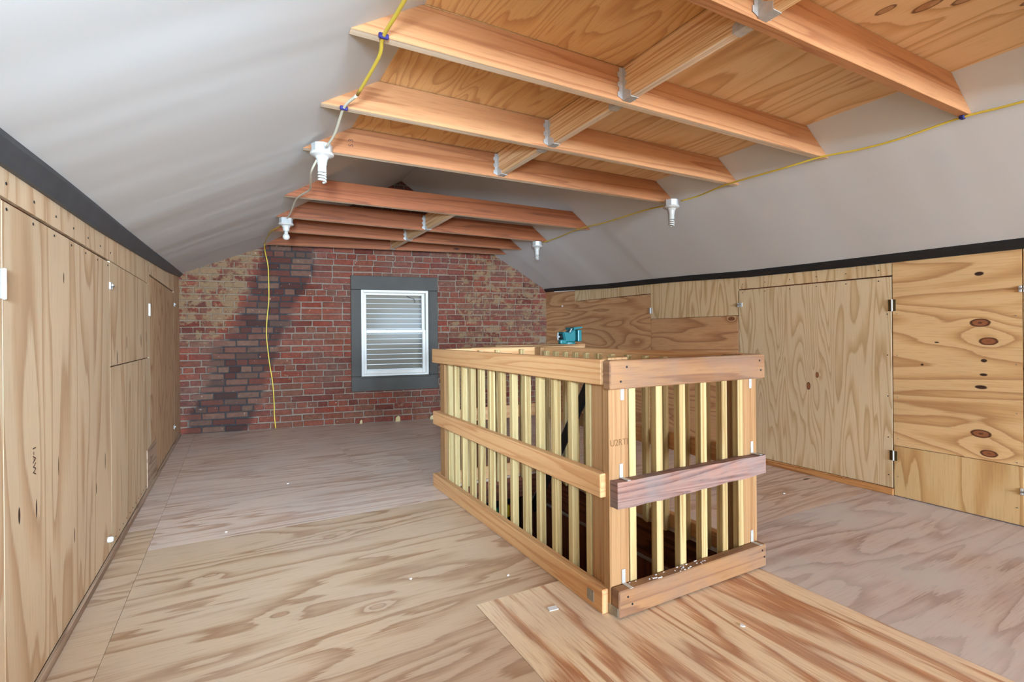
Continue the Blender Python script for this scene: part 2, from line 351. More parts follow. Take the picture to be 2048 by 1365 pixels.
# ------------------------------------------------------------------ floor
HX0, HX1, HY0, HY1 = 1.19, 1.938, 1.43, 3.11                          # stairwell opening
fl = bmesh.new()
for a in ((XL - .1, HX0 - .02, YB, 6.3), (HX1 + .02, XR + .1, YB, 6.3), (HX0 - .02, HX1 + .02, YB, HY0 - .02), (HX0 - .02, HX1 + .02, HY1 + .02, 6.3)):
    box(a[0], a[1], a[2], a[3], -.05, -.016, 0, fl)
floor = tag(obj('floor', fl, 'stair', None, 'x'), kind='structure')
sheets = [  # x0, x1, y0, y1, material, grain
    (XL, -.372, YB, 3.2, 'floor_left', 'x'), (XL, -.372, 3.2, 6.2, 'floor_far', 'x'),
    (-.372, .768, YB, 1.69, 'floor_left', 'x'), 
    (1.93, XR, YB, 1.665, 'floor_grey', 'x'),
    (-.372, HX0, 1.69, 2.88, 'floor_left', 'x'), (HX1, XR, 1.665, 2.88, 'floor_far', 'x'),
    (-.372, HX0, 2.88, 4.06, 'floor_far', 'x'), (HX1, XR, 2.88, 4.06, 'floor_far', 'x'), (HX0, HX1, 3.11, 4.06, 'floor_far', 'x'),
    (-.372, .80, 4.06, 5.25, 'floor_far', 'x'), (.80, 3.48, 4.06, 5.25, 'floor_far', 'x'),
    (-.372, 2.0, 5.25, 6.2, 'floor_far', 'x'), (2.0, 3.48, 5.25, 6.2, 'floor_far', 'x')]
for k, (x0, x1, y0, y1, m, gr) in enumerate(sheets):
    j = .0006
    obj('floor_panel', box(x0 + j, x1 - j, y0 + j, y1 - j, -.016, -.0004), m, floor, gr)

j = .0014
obj('floor_panel', prism([(.768 + j, YB), (1.93 - j, YB), (1.93 - j, 1.425), (HX0, 1.425), (HX0, 1.69 - j), (.768 + j, 1.69 - j)], 'z', -.016, -.0004), 'floor_mid', floor, 'y')
# ------------------------------------------------------------------ knee walls
def panel(parent, side, y0, y1, z0, z1, mat, grain, top=None, th=.012, name='plywood_panel', bev=.0012, out=0., dy=0.):
    """sheet on a knee wall; top: table y->z for a top edge that follows the eave"""
    xf = (XL - out * -1) if side < 0 else (XR - out)
    a, b = sorted((xf, xf + side * th)); g = .0006
    if top:
        ys = [y0 + g] + [y for y, _ in top if y0 < y < y1] + [y1 - g]
        pts = [(y0 + g, z0 + g), (y1 - g, z0 + g)] + [(y, lerp(top, y)) for y in reversed(ys)]
        bm = prism(pts, 'x', a, b)
    else: bm = box(a, b, y0 + g, y1 - g, z0 + g, z1 - g, bev)
    return obj(name, bm, mat, parent, grain)
wl = tag(obj('wall_left', box(XL - .06, XL - .014, YB, 6.2, 0, 1.44), 'stair', None, 'y'), kind='structure')
wr = tag(obj('wall_right', box(XR + .014, XR + .06, YB, 5.5, 0, 1.42), 'stair', None, 'y'), kind='structure')
topL = [(y, z + .02) for y, z in EBL]; topR = [(y, z + .015) for y, z in EBR]
panel(wl, -1, YB, 1.69, .03, 1.345, 'wall_ply', 'z')
panel(wl, -1, YB, 4.06, 1.352, 0, 'wall_ply', 'z', topL)
panel(wl, -1, 2.9, 4.06, .866, 1.35, 'wall_ply', 'z'); panel(wl, -1, 2.9, 4.06, .03, .862, 'wall_ply', 'z')
panel(wl, -1, 4.06, 4.11, .03, 1.50, 'wall_ply', 'z')
panel(wl, -1, 4.11, 5.6, 1.42, 0, 'wall_ply', 'z', topL)
panel(wl, -1, 5.6, 6.12, .03, 0, 'door2_ply', 'z', topL)
panel(wl, -1, 3.93, 4.35, .03, .275, 'lath', 'y', th=.004, out=.004, name='patch_board')
d1 = tag(panel(None, -1, 1.6905, 2.8995, .03, 1.343, 'wall_ply', 'z', name='door_1'), kind='structure')
d2 = tag(panel(None, -1, 4.111, 5.599, .03, 1.41, 'door2_ply', 'z', name='door_2'), kind='structure')
bb = tag(obj('baseboard_left', box(XL, XL + .012, YB, 6.05, 0, .03, .002), 'lath', None, 'y'), kind='structure')
# right
panel(wr, 1, 3.566, 5.5, .002, 0, 'dark_ply', 'y', [(3.5, 1.366), (4.785, 1.372), (4.79, 1.50), (5.5, 1.53)])
panel(wr, 1, 3.566, 4.787, 1.374, 0, 'strip_ply', 'z', topR)
panel(wr, 1, 2.612, 3.564, .002, 1.128, 'dark_ply', 'y'); panel(wr, 1, 2.612, 3.564, 1.13, 0, 'strip_ply', 'z', topR)
panel(wr, 1, 1.55, 2.61, 1.334, 0, 'strip_ply', 'z', topR)
panel(wr, 1, .975, 1.547, .306, 0, 'knot_ply', 'y', topR); panel(wr, 1, .975, 1.547, .004, .304, 'low_ply', 'z')
panel(wr, 1, YB, .972, .004, 0, 'low_ply', 'z', topR)
d3 = tag(panel(None, 1, 1.552, 2.606, .045, 1.327, 'door_ply', 'z', name='door_3'), kind='structure')
tag(obj('baseboard_right', box(XR - .004, XR + .013, 1.55, 2.61, 0, .042, .003), 'sill', None, 'y'), kind='structure')
# black and charcoal trims that follow the eaves
def trim(name, side, top, bot, y0, y1, m):
    ys = [y0] + [y for y, _ in sorted(set(top + bot)) if y0 < y < y1] + [y1]; bm = bmesh.new(); rows = []
    x = XL if side < 0 else XR
    for y in ys:
        zt, zb = lerp(top, y), lerp(bot, y); o = -side
        rows.append([bm.verts.new(q) for q in ((x + o * .0, y, zb), (x + o * .014, y, zb), (x + o * .02, y, zb + .012), (x + o * .034, y, zt - .004), (x + o * .03, y, zt + .02), (x, y, zt + .02))])
    fs = []
    for A, B in zip(rows, rows[1:]):
        for k in range(6): fs.append(bm.faces.new((A[k], A[(k + 1) % 6], B[(k + 1) % 6], B[k])))
    fs += [bm.faces.new(rows[0]), bm.faces.new(rows[-1][::-1])]
    bmesh.ops.recalc_face_normals(bm, faces=fs)
    return tag(obj(name, bm, m, None, 'y'), kind='structure')
trim('trim_1', -1, EVL, EBL, YB, 6.1, 'grey_trim'); trim('trim_2', 1, EVR, EBR, YB, 5.4, 'black_trim')

# ------------------------------------------------------------------ sloped ceilings
TIPL = lambda y: .318 - .012 * (y - 1.5); TIPR = lambda y: 2.868 - .006 * (y - 1)
RX, RZ = 1.70, 2.79
def slope(name, side, label):
    bm = bmesh.new(); rows = []; ys = [YB + .55 * k for k in range(27)] + [6.3]
    for y in ys:
        if side < 0:
            e = Vector((XL, y, lerp(EVL, y) - .006)); tp = Vector((TIPL(y), y, 1.95))
        else:
            e = Vector((XR, y, lerp(EVR, y) - .006)); tp = Vector((TIPR(y), y, 1.95))
        pr = [e.lerp(tp, k / 3) for k in range(4)]
        u_ = tp.lerp(Vector((RX, y, RZ)), .18); pr += [u_, Vector((RX, y, RZ))]
        for q in pr[1:3]: q.z += .006
        n = Vector((-1 if side < 0 else 1, 0, 1.4)).normalized() * .03
        rows.append(([bm.verts.new(q) for q in pr], [bm.verts.new(q + n) for q in pr]))
    fs = []
    for (A, A2), (B, B2) in zip(rows, rows[1:]):
        for k in range(5):
            fs.append(bm.faces.new((A[k], A[k + 1], B[k + 1], B[k]))); fs.append(bm.faces.new((A2[k], B2[k], B2[k + 1], A2[k + 1])))
    bmesh.ops.recalc_face_normals(bm, faces=fs)
    return tag(obj(name, bm, 'drywall', None, 'y', smooth=True), kind='structure')
ceil_l = slope('ceiling', -1, ''); ceil_r = slope('ceiling', 1, '')
# plywood decking over the collar ties
def edgeL(z): return .318 + (z - 1.95) / .6
for y0, y1 in ((YB, .37), (.37, 1.59), (1.59, 2.73)):
    obj('plywood_sheet', box(.50, 1.416, y0 + .002, y1 - .002, 2.095, 2.107, .001), 'deck_dark', ceil_l, 'y')
for y0, y1 in ((YB, .10), (.10, 2.73)):
    obj('plywood_sheet', box(1.42, 2.70, y0 + .002, y1 - .002, 2.094, 2.107, .001), 'deck_pale', ceil_l, 'y')

# ------------------------------------------------------------------ end and front walls
wf = tag(obj('wall_front', prism([(XL - .1, -.05), (XR + .1, -.05), (XR + .1, 1.5), (RX, RZ + .1), (XL - .1, 1.5)], 'y', YB - .05, YB), 'strip_ply', None, 'z'), kind='structure')
BFR = Matrix.Translation(BO) @ Matrix.Rotation(-BETA, 4, 'Z')         # local x along the wall, local -y to the room
WS0, WS1, WZ0, WZ1 = 1.775, 2.535, .53, 1.515                         # window opening
SM = 4.15
def gable(s):                                                         # inside height at s
    x = -.505 + s * ex
    return 1.66 + .53 * (x + .505) if x < RX else 1.56 + .72 * (3.5 - x)
bm = bmesh.new(); d0, d1_ = .009, .10
for (a, b, c, d) in ((0, WS0, 0, 1.6), (WS1, SM, 0, 1.6), (WS0, WS1, 0, WZ0), (WS0, WS1, WZ1, 1.6)): box(a - (.2 if a == 0 else 0), b, d0, d1_, c, d, 0, bm)
prism([(-.2, 1.6), (SM, 1.6), (2.26, 2.95)], 'y', d0, d1_, bm)
wb = tag(obj('wall_back', bm, 'mortar', None, 'x', BFR), kind='structure')
def brick_mesh(L, H, D, seed):
    r = random.Random(seed); b = bmesh.new(); bmesh.ops.create_cube(b, size=1)
    for v in b.verts: v.co = Vector((v.co.x * (L + r.uniform(-.006, .004)), v.co.y * D, v.co.z * (H + r.uniform(-.005, .003))))
    bmesh.ops.bevel(b, geom=b.edges[:], offset=r.uniform(.003, .006), segments=1, affect='EDGES')
    for v in b.verts: v.co += Vector((r.uniform(-.0015, .0015), r.uniform(-.001, .001), r.uniform(-.0015, .0015)))
    me = bpy.data.meshes.new('brick'); b.normal_update(); uvs(b, 'x'); b.to_mesh(me); b.free(); me.materials.append(M['brick']); return me
MS = [brick_mesh(.205, .0585, .05, k) for k in range(6)]; MH = [brick_mesh(.098, .0585, .05, 50 + k) for k in range(4)]
lay = []
for c in range(41):
    zc = .034 + c * .0685; hd = c % 6 == 3; Lb = .107 if hd else .2155
    s = -(.02 + (.054 if hd else (.108 if c % 2 else 0)) + random.uniform(0, .02))
    while s < 4.1:
        Lm = Lb
        if not hd and random.random() < .06: Lm = .107
        cx = s + Lm / 2; s0, s1 = cx - Lm / 2, cx + Lm / 2
        if s1 > WS0 and s0 < WS1 and zc + .03 > WZ0 and zc - .03 < WZ1:       # cut to the window opening
            if s0 < WS0 - .05: s1 = WS0 - .004
            elif s1 > WS1 + .05: s0 = WS1 + .004
            else: s0 = s1
        cx = (s0 + s1) / 2
        if s1 > 0 and s1 > s0 and cx < 4.06 and zc < gable(cx) + .05:
            lay.append((cx, zc, s1 - s0 if s1 - s0 < Lm - .001 else Lm))
        s += Lm
def seen(cx, zc):                                                     # not behind the casing, the railing or the joists
    if 1.66 < cx < 2.65 and .35 < zc < 1.69: return False
    if cx > 2.55 and zc < .93: return False
    return zc < 1.97
vis = [q for q in lay if seen(q[0], q[1])]
vis.sort(key=lambda q: (q[2] < .15, q[0] + .3 * q[1]))
pick = set(vis[:300]); bm = bmesh.new()
for q in lay:
    cx, zc, Lm = q; me = random.choice(MS if Lm > .15 else MH)
    dd = random.uniform(-.006, .004)
    if random.random() < .05: dd = .006
    m = Matrix.Translation((cx, .025 + dd, zc + random.uniform(-.003, .003))) @ Matrix.Rotation(random.uniform(-.012, .012), 4, 'Y') @ Matrix.Rotation(random.choice((0, PI)), 4, 'Z') @ Matrix.Scale(Lm / (.2155 if Lm > .15 else .107), 4, (1, 0, 0))
    if q in pick: put(bpy.data.objects.new('brick', me), wb, BFR @ m)
    else:
        n0 = len(bm.verts); bm.from_mesh(me); bm.verts.ensure_lookup_table()
        for v in bm.verts[n0:]: v.co = m @ v.co
tag(obj('brickwork', bm, 'brick', wb, 'x', BFR), kind='stuff')

# ------------------------------------------------------------------ window in the brick wall
def wbx(a, b, d0, d1, c, d, bev=.002): return box(a, b, -d1, -d0, c, d, bev)   # s range, depth towards the room, z range
win = tag(obj('window_1', bmesh.new(), 'vinyl', None, 'z', BFR), kind='structure')
me = win.data; bm = bmesh.new()
for a in ((WS0, WS0 + .03, WZ0, WZ1), (WS1 - .03, WS1, WZ0, WZ1), (WS0 + .03, WS1 - .03, WZ0, WZ0 + .025), (WS0 + .03, WS1 - .03, WZ1 - .03, WZ1)):
    box(a[0], a[1], -.012, .11, a[2], a[3], .002, bm)
bm.normal_update(); uvs(bm, 'z'); bm.to_mesh(me); bm.free()
for a in ((1.665, 2.645, WZ1, 1.672), (1.665, 2.645, .362, WZ0)): obj('casing_board', wbx(a[0], a[1], -.02, .026, a[2], a[3], .003), 'casing', win, 'x', BFR)
for a in ((1.665, WS0, WZ0 + .001, WZ1 - .001), (WS1, 2.645, WZ0 + .001, WZ1 - .001)): obj('casing_board', wbx(a[0], a[1], -.02, .024, a[2], a[3], .003), 'casing', win, 'z', BFR)
obj('window_sill', wbx(1.755, 2.555, .026, .045, .512, .53, .004), 'casing', win, 'x', BFR)
obj('bead', wbx(WS1 + .012, WS1 + .02, .024, .03, WZ0, WZ1, .001), 'casing', win, 'z', BFR)
def sash(z0, z1, d, bw_, rb, rt_):
    a, b = WS0 + .03, WS1 - .03; bm = bmesh.new()
    for q in ((a, a + bw_, z0, z1), (b - bw_ - .012, b, z0, z1), (a + bw_, b - bw_ - .012, z0, z0 + rb), (a + bw_, b - bw_ - .012, z1 - rt_, z1)): box(q[0], q[1], d, d + .028, q[2], q[3], .002, bm)
    o = obj('sash', bm, 'vinyl', win, 'z', BFR)
    obj('pane', box(a + bw_, b - bw_ - .012, d + .012, d + .016, z0 + rb, z1 - rt_), 'glass', o, 'z', BFR)
    return o
su = sash(1.03, WZ1 - .03, .046, .028, .03, .025); sl = sash(WZ0 + .025, 1.055, .008, .028, .045, .032)
obj('sash_lock', wbx(2.10, 2.16, -.008, .006, 1.055, 1.064, .003), 'steel_dull', sl, 'x', BFR)
obj('sash_lock', wbx(2.06, 2.075, -.008, .004, 1.055, 1.063, .002), 'steel_dull', sl, 'x', BFR)
bl = thing('louvered_shutter', 'pale grey louvered shutter behind the window panes, light showing between its slats', 'shutter', BFR @ Vector((2.155, .14, .52)), -BETA)
obj('shutter_frame', box(1.76, 1.79, .125, .165, .50, 1.54, .002), 'vinyl', bl, 'z', BFR); obj('shutter_frame', box(2.52, 2.55, .125, .165, .50, 1.54, .002), 'vinyl', bl, 'z', BFR)
for k in range(17):
    zc = .565 + k * .0595
    m = BFR @ Matrix.Translation((2.155, .145, zc)) @ Matrix.Rotation(math.radians(9), 4, 'X')
    obj('slat', box(-.365, .365, -.002, .002, -.0265, .0265, .0008), 'slat', bl, 'x', m)
obj('shutter_cord', tube([BFR @ Vector(p) for p in ((2.30, .118, 1.462), (2.34, .118, 1.44), (2.385, .118, 1.425), (2.40, .118, 1.38))], .003), 'black', bl, 'x')
# pale wedges along the foot of the wall
for s_, wd, hh, lb in ((1.765, .03, .045, 'small pale wood wedge at brick wall foot, leftmost of three'), (2.17, .055, .065, 'biggest pale wood wedge standing at brick wall foot below the window'), (2.565, .05, .05, 'pale wood wedge at brick wall foot, half hidden by the stair railing')):
    tag(obj('wood_wedge', prism([(s_ - wd / 2, 0), (s_ + wd / 2, 0), (s_ + wd * .45, hh * .8), (s_ + wd * .1, hh), (s_ - wd * .4, hh * .7)], 'y', -.03, -.008), 'bal', None, 'z', BFR, base=True), lb, 'wedge')

# ------------------------------------------------------------------ collar ties (ceiling joists) with blocking
JH = .143; JZ = 1.95
JO = [(-.36, -.40, 'a'), (.40, .385, 'a'), (.985, .958, 'a'), (1.592, 1.572, 'a'), (2.165, 2.126, 'a'), (2.722, 2.656, 'a'), (3.71, 3.672, 'b'), (4.385, 4.37, 'b'), (4.995, 4.915, 'b'), (5.80, 5.275, 'b')]
JL = {2: 'ceiling joist nearest the camera, cut by the photo top, right end on white slope', 3: 'second ceiling joist from the camera, big steel hanger midway, yellow cable at left end',
      4: 'third ceiling joist from the camera, pale orange, with blocking joined on both faces', 5: 'ceiling joist at the edge of the plywood decking, left lamp and ink mark on it',
      6: 'reddish speckled ceiling joist just beyond the open dark gap in the ceiling', 7: 'reddish ceiling joist second beyond the dark gap, small lamp under each end',
      8: 'thin looking dark red joist third beyond the dark gap, in front of the brick', 9: 'dark red ceiling joist lying flat against the top of the brick wall'}
joists = {}
for i, (yl, yr, kk) in enumerate(JO):
    if i < 2: continue
    ym = (yl + yr) / 2; xl, xr = TIPL(yl), TIPR(yr)
    if i == 9: xl, xr = .205, 2.84
    ang = math.atan2(yr - yl, xr - xl); L = (xr - xl) / math.cos(ang)
    fr_ = Matrix.Translation((xl, yl, JZ)) @ Matrix.Rotation(ang, 4, 'Z')
    a, b = JH / .64, JH / .72
    bm = prism([(0, 0), (L, 0), (L - b, JH), (a, JH)], 'y', 0, .038)
    bmesh.ops.bevel(bm, geom=bm.edges[:], offset=.002, segments=1, affect='EDGES')
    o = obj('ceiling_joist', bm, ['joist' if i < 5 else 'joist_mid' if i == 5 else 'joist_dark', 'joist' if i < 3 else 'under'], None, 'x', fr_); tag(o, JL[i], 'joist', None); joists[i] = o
for k in range(15):                                                   # the ties go on behind the camera
    obj('collar_tie', box(.33, 2.86, .385 - .6 * k - .019, .385 - .6 * k + .019, JZ, JZ + JH, .002), 'joist', ceil_l, 'x')
def yat(i, x):
    yl, yr, _ = JO[i]; return yl + (yr - yl) * (x - .3) / 2.56
def hanger(parent, x0, x1, yj, dirn, z0, z1):
    """U-shaped hanger: seat, two sides and scalloped flanges on the joist face; dirn = direction of the block from the joist"""
    bm = bmesh.new(); e = .0015; dp = .05
    ya, yb = sorted((yj, yj + dirn * dp))
    box(x0 - e, x1 + e, ya, yb, z0 - .0025, z0 - .0005, 0, bm)
    for xs in (x0 - e - .0005, x1 - .0005 + .0005):
        far = yj + dirn * dp
        pts = [(yj, z0 - .002), (far, z0 - .002), (far, z0 + .022), (yj + dirn * .018, z0 + .04)]
        zz = z0 + .04; k = 0
        while zz < z1 - .01:
            pts += [(yj + dirn * (.022 if k % 2 else .014), zz), (yj + dirn * (.022 if k % 2 else .014), zz + .016)]; zz += .018; k += 1
        pts += [(yj, zz)]
        prism(pts, 'x', xs, xs + e, bm)
    for sg, xs in ((-1, x0 - e), (1, x1 + e)):
        zz = z0 + .012; k = 0; pts = [(xs, z0 + .002)]
        while zz < z1 - .01:
            wd = .026 if k % 2 == 0 else .018
            pts += [(xs + sg * wd, zz), (xs + sg * wd, zz + .018)]; zz += .02; k += 1
        pts += [(xs, zz)]
        prism(pts, 'y', yj + dirn * .0003, yj + dirn * .0018, bm)
    return obj('joist_hanger', bm, 'steel', parent, 'z')
def blocking(i, j, x0, label, zb, both=True):
    x1 = x0 + .038; ya = yat(i, x0) + .039; yb = yat(j, x0) - .001
    t_ = thing('blocking', label, 'blocking', (x0 + .019, ya, zb))
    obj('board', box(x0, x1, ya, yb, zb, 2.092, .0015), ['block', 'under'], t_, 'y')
    hanger(t_, x0, x1, yb, -1, zb, 2.08)
    if both: hanger(t_, x0, x1, ya, 1, zb, 2.08)
    return t_
blocking(2, 3, 1.400, 'fresh pale blocking piece between first and second joists, hangers at both ends', JZ + .006)
blocking(3, 4, 1.402, 'blocking piece with a round knot, between second and third joists', JZ + .006)
blocking(4, 5, 1.392, 'short reddish blocking at the edge of the decking, pale underside', JZ + .006)
blocking(6, 7, 1.515, 'white edged blocking just beyond the dark ceiling gap', JZ + .002, False)
blocking(7, 8, 1.515, 'white edged blocking in the middle of the far three joists', JZ + .002, False)
blocking(8, 9, 1.515, 'short blocking against the joist on the brick wall', JZ + .002, False)
t_ = thing('blocking', 'blocking cut off by the top of the photo, on near side of the first joist', 'blocking', (1.419, .406, JZ + .006))
obj('board', box(1.40, 1.438, .406, yat(2, 1.4) - .001, JZ + .006, 2.092, .0015), 'block', t_, 'y'); hanger(t_, 1.40, 1.438, yat(2, 1.4) - .001, -1, JZ + .006, 2.08)

# ------------------------------------------------------------------ lampholders and cables
def lampholder(x, y, z, label, kind):
    """z = underside of the box; octagonal steel box, porcelain holder and bulb"""
    t_ = thing('lampholder', label, 'lamp', (x, y, z - .15), 0, None)
    bm = lathe([(.05, z), (.05, z + .042), (.0, z + .0421)], (x, y, 0), 8); bx = obj('junction_box', bm, 'steel', t_)
    obj('knockout', lathe([(.009, -.0005), (.009, .0025), (0, .003)], (x, y - .0465, z + .02), 10, 'y'), 'steel_dull', bx)
    bm = lathe([(0, z + .001), (.056, z), (.058, z - .006), (.054, z - .012), (.034, z - .020), (.026, z - .034), (.023, z - .054), (.0225, z - .062), (0, z - .0625)], (x, y, 0), 24)
    so = obj('socket', bm, 'porcelain', t_, smooth=False)
    if kind == 'cfl':
        b0 = z - .060
        bm = lathe([(0, b0), (.0205, b0), (.0215, b0 - .03), (.018, b0 - .036), (.0, b0 - .0365)], (x, y, 0), 18); bu = obj('bulb_base', bm, 'bulb', t_)
        pts = []
        for k in range(49):
            a = k / 48 * 3.2 * 2 * PI; pts.append((x + .0165 * math.cos(a), y + .0165 * math.sin(a), b0 - .036 - .046 * k / 48))
        obj('bulb_spiral', tube(pts, .0058, 8, sub=1), 'bulb', t_, smooth=True)
    else:
        b0 = z - .058; pf = [(0, b0), (.014, b0), (.0145, b0 - .02)]
        for k in range(13):
            a = math.radians(-52 + 142 * k / 12); pf.append((max(.0005, .027 * math.cos(a)), b0 - .048 - .027 * math.sin(a)))
        obj('bulb', lathe(pf, (x, y, 0), 24), 'bulb', t_, smooth=True)
lampholder(.384, 2.655, 1.912, 'white spiral bulb in porcelain lampholder on the left ceiling slope, nearer of the left pair', 'cfl')
lampholder(.360, 4.41, 1.903, 'round white bulb in porcelain lampholder under a far joist, near brick wall on the left', 'a')
lampholder(2.745, 2.60, 1.906, 'white spiral bulb in porcelain lampholder on the right slope, end of decking joist', 'cfl')
lampholder(2.722, 4.40, 1.903, 'small far spiral bulb in porcelain lampholder, right end of a far joist', 'cfl')
t_ = thing('electric_cable', 'yellow to cream cable stapled along joist ends on the left slope', 'cable', (.4, 1.0, 1.93))
Z0 = 1.943
obj('sheath', tube([(.40, -1.2, 1.9), (.418, .4, 1.94), (.424, 1.0, 1.93), (.419, 1.385, 1.935), (.415, 1.58, Z0), (.428, 1.695, 1.935), (.421, 1.996, 1.935)], .0062), 'cable', t_, 'y', smooth=True)
obj('sheath', tube([(.421, 1.996, 1.935), (.399, 2.153, Z0), (.406, 2.408, 1.93), (.396, 2.59, 1.925)], .0058), 'cable_w', t_, 'y', smooth=True)
obj('sheath', tube([(.37, 2.725, 1.90), (.355, 2.82, 1.865), (.385, 3.1, 1.88), (.41, 3.376, 1.915), (.373, 3.73, Z0), (.37, 4.1, 1.935), (.365, 4.345, 1.935)], .0058), 'cable_w', t_, 'y', smooth=True)
for (x, y) in ((.415, 1.575), (.399, 2.153)): obj('clip', box(x - .016, x + .016, y - .005, y + .008, Z0 - .0085, Z0 + .008, .003), 'clip', t_, 'x')
t_ = thing('electric_cable', 'yellow cable running along joist ends on the right white slope', 'cable', (2.83, .9, 1.9))
obj('sheath', tube([(2.83, -1.2, 1.93), (2.836, .3, 1.925), (2.837, .785, 1.935), (2.828, .985, Z0), (2.818, 1.215, 1.927), (2.808, 1.387, 1.93), (2.781, 1.573, Z0), (2.751, 1.781, 1.935), (2.755, 2.136, Z0), (2.784, 2.378, 1.935), (2.77, 2.53, 1.93)], .0052), 'cable', t_, 'y', smooth=True)
obj('sheath', tube([(2.75, 2.67, 1.925), (2.742, 2.86, 1.935), (2.73, 3.3, 1.93), (2.722, 3.68, Z0), (2.76, 4.1, 1.935), (2.75, 4.33, 1.93)], .0052), 'cable', t_, 'y', smooth=True)
obj('clip', box(2.815, 2.84, .972, .99, Z0 - .009, Z0 + .008, .003), 'clip', t_, 'x')
t_ = thing('hanging_cable', 'yellow cable hanging down the brick wall on the left to the floor', 'cable', bw(.86, .03, 0))
obj('sheath', tube([(.36, 4.475, 1.925), (.31, 4.8, 1.93), (.285, 5.0, Z0), (.27, 5.4, 1.95), (.262, 5.72, 1.946)], .005), 'cable', t_, 'z', smooth=True)
obj('sheath', tube([(.262, 5.72, 1.946), (.275, 5.9, 1.90)] + [bw(s_, .014, z_) for s_, z_ in ((.825, 1.75), (.83, 1.6), (.83, 1.38), (.81, 1.17), (.805, 1.0), (.82, .82), (.835, .68), (.86, .50), (.872, .3), (.875, .15), (.885, .006))], .0055), 'cable', t_, 'z', smooth=True)

# ------------------------------------------------------------------ stair railing
R_ = thing('stair_railing', 'pale wooden railing with square balusters around the stair opening', 'railing', (1.55, 2.25, 0))
def rp(name, b, m, gr='z', fr=None): return obj(name, b, m, R_, gr, fr)
B3 = .003
# left side
rp('top_rail', box(1.13, 1.168, 1.405, 3.15, .815, .905, B3), 'rail', 'y'); rp('middle_rail', box(1.13, 1.168, 1.412, 3.14, .412, .497, B3), 'rail', 'y'); rp('bottom_rail', box(1.13, 1.168, 1.405, 3.15, .001, .087, B3), 'rail', 'y')
# right side
rp('top_rail', box(1.938, 1.976, 1.40, 3.15, .81, .905, B3), 'rail', 'y'); rp('middle_rail', box(1.938, 1.976, 1.43, 3.15, .402, .488, B3), 'rail', 'y'); rp('bottom_rail', box(1.938, 1.976, 1.43, 3.15, .001, .072, B3), 'rail', 'y')
# rear
rp('top_rail', box(1.17, 1.936, 3.112, 3.15, .81, .902, B3), 'rail', 'x'); rp('middle_rail', box(1.17, 1.936, 3.112, 3.15, .408, .495, B3), 'rail', 'x'); rp('bottom_rail', box(1.17, 1.936, 3.112, 3.15, .001, .088, B3), 'rail', 'x')
# front, older lumber
tag(rp('top_rail', box(1.126, 1.966, 1.348, 1.388, .803, .904, .004), 'rail_old', 'x'), 'old brown top rail with paint spots')
bm = bmesh.new(); bmesh.ops.create_grid(bm, x_segments=24, y_segments=1, size=.5)   # gnarled weathered middle rail: wavy edges
bm.free(); bm = bmesh.new(); rows = []
for k in range(25):
    x = 1.156 + .812 * k / 24; wv = .006 * mnoise.noise((x * 6, 0, 3)); wb_ = .007 * mnoise.noise((x * 9, 4, 1))
    rows.append([bm.verts.new(q) for q in ((x, 1.348 + wb_ * .5, .382 + .016 * k / 24 + wb_), (x, 1.388, .382 + .016 * k / 24 + wb_), (x, 1.388, .478 + wv), (x, 1.35 + wv * .5, .478 + wv))])
fs = [bm.faces.new(rows[0]), bm.faces.new(rows[-1][::-1])]
for A, Bq in zip(rows, rows[1:]):
    for k in range(4): fs.append(bm.faces.new((A[k], A[(k + 1) % 4], Bq[(k + 1) % 4], Bq[k])))
bmesh.ops.recalc_face_normals(bm, faces=fs)
tag(rp('middle_rail', bm, 'rail_worn', 'x'), 'weathered grey purple rail')
tag(rp('bottom_rail', box(1.156, 1.962, 1.346, 1.388, .006, .10, .004), 'rail_old', 'x'), 'old brown bottom rail with white paint crumbs on top')
# posts
for a in ((1.154, 1.243, 1.39, 1.428, .003, .912), (1.878, 1.966, 1.39, 1.428, .003, .905)): rp('post', box(*a, B3), 'post', 'z')
for a in ((1.17, 1.208, 1.43, 1.512, -.16, .9), (1.898, 1.936, 1.43, 1.512, -.16, .9), (1.17, 1.208, 3.03, 3.11, -.16, .9), (1.898, 1.936, 3.03, 3.11, -.16, .9)): rp('post', box(*a, B3), 'post', 'z')
# balusters
def baluster(x, y, z0, z1, bevel_end=True):
    h = .016; rot = random.uniform(-.05, .05)
    b = box(-h, h, -h, h, z0, z1, .002)
    for v in b.verts:
        if v.co.z < z0 + .01: v.co.z += (v.co.y + h) * .35 if bevel_end else 0
    rp('baluster', b, 'bal', 'z', Matrix.Translation((x, y, 0)) @ Matrix.Rotation(rot, 4, 'Z'))
for y in (2.97, 2.868, 2.748, 2.627, 2.507, 2.385, 2.262, 2.14, 2.017, 1.895, 1.772, 1.649, 1.532): baluster(1.1845, y, -.03, .895)
for x in (1.262, 1.37, 1.492, 1.612, 1.735): baluster(x + (.026 if x > 1.3 else .0), 1.405, .0, .898)
baluster(1.862, 1.405, 0, .898)
for y in (2.985, 2.87, 2.755, 2.64, 2.53, 2.41, 2.29, 2.15, 2.012, 1.88, 1.742, 1.62): baluster(1.9215, y, -.012, .877)
for x in (1.36, 1.455, 1.585, 1.78): baluster(x, 3.095, -.02, .89)
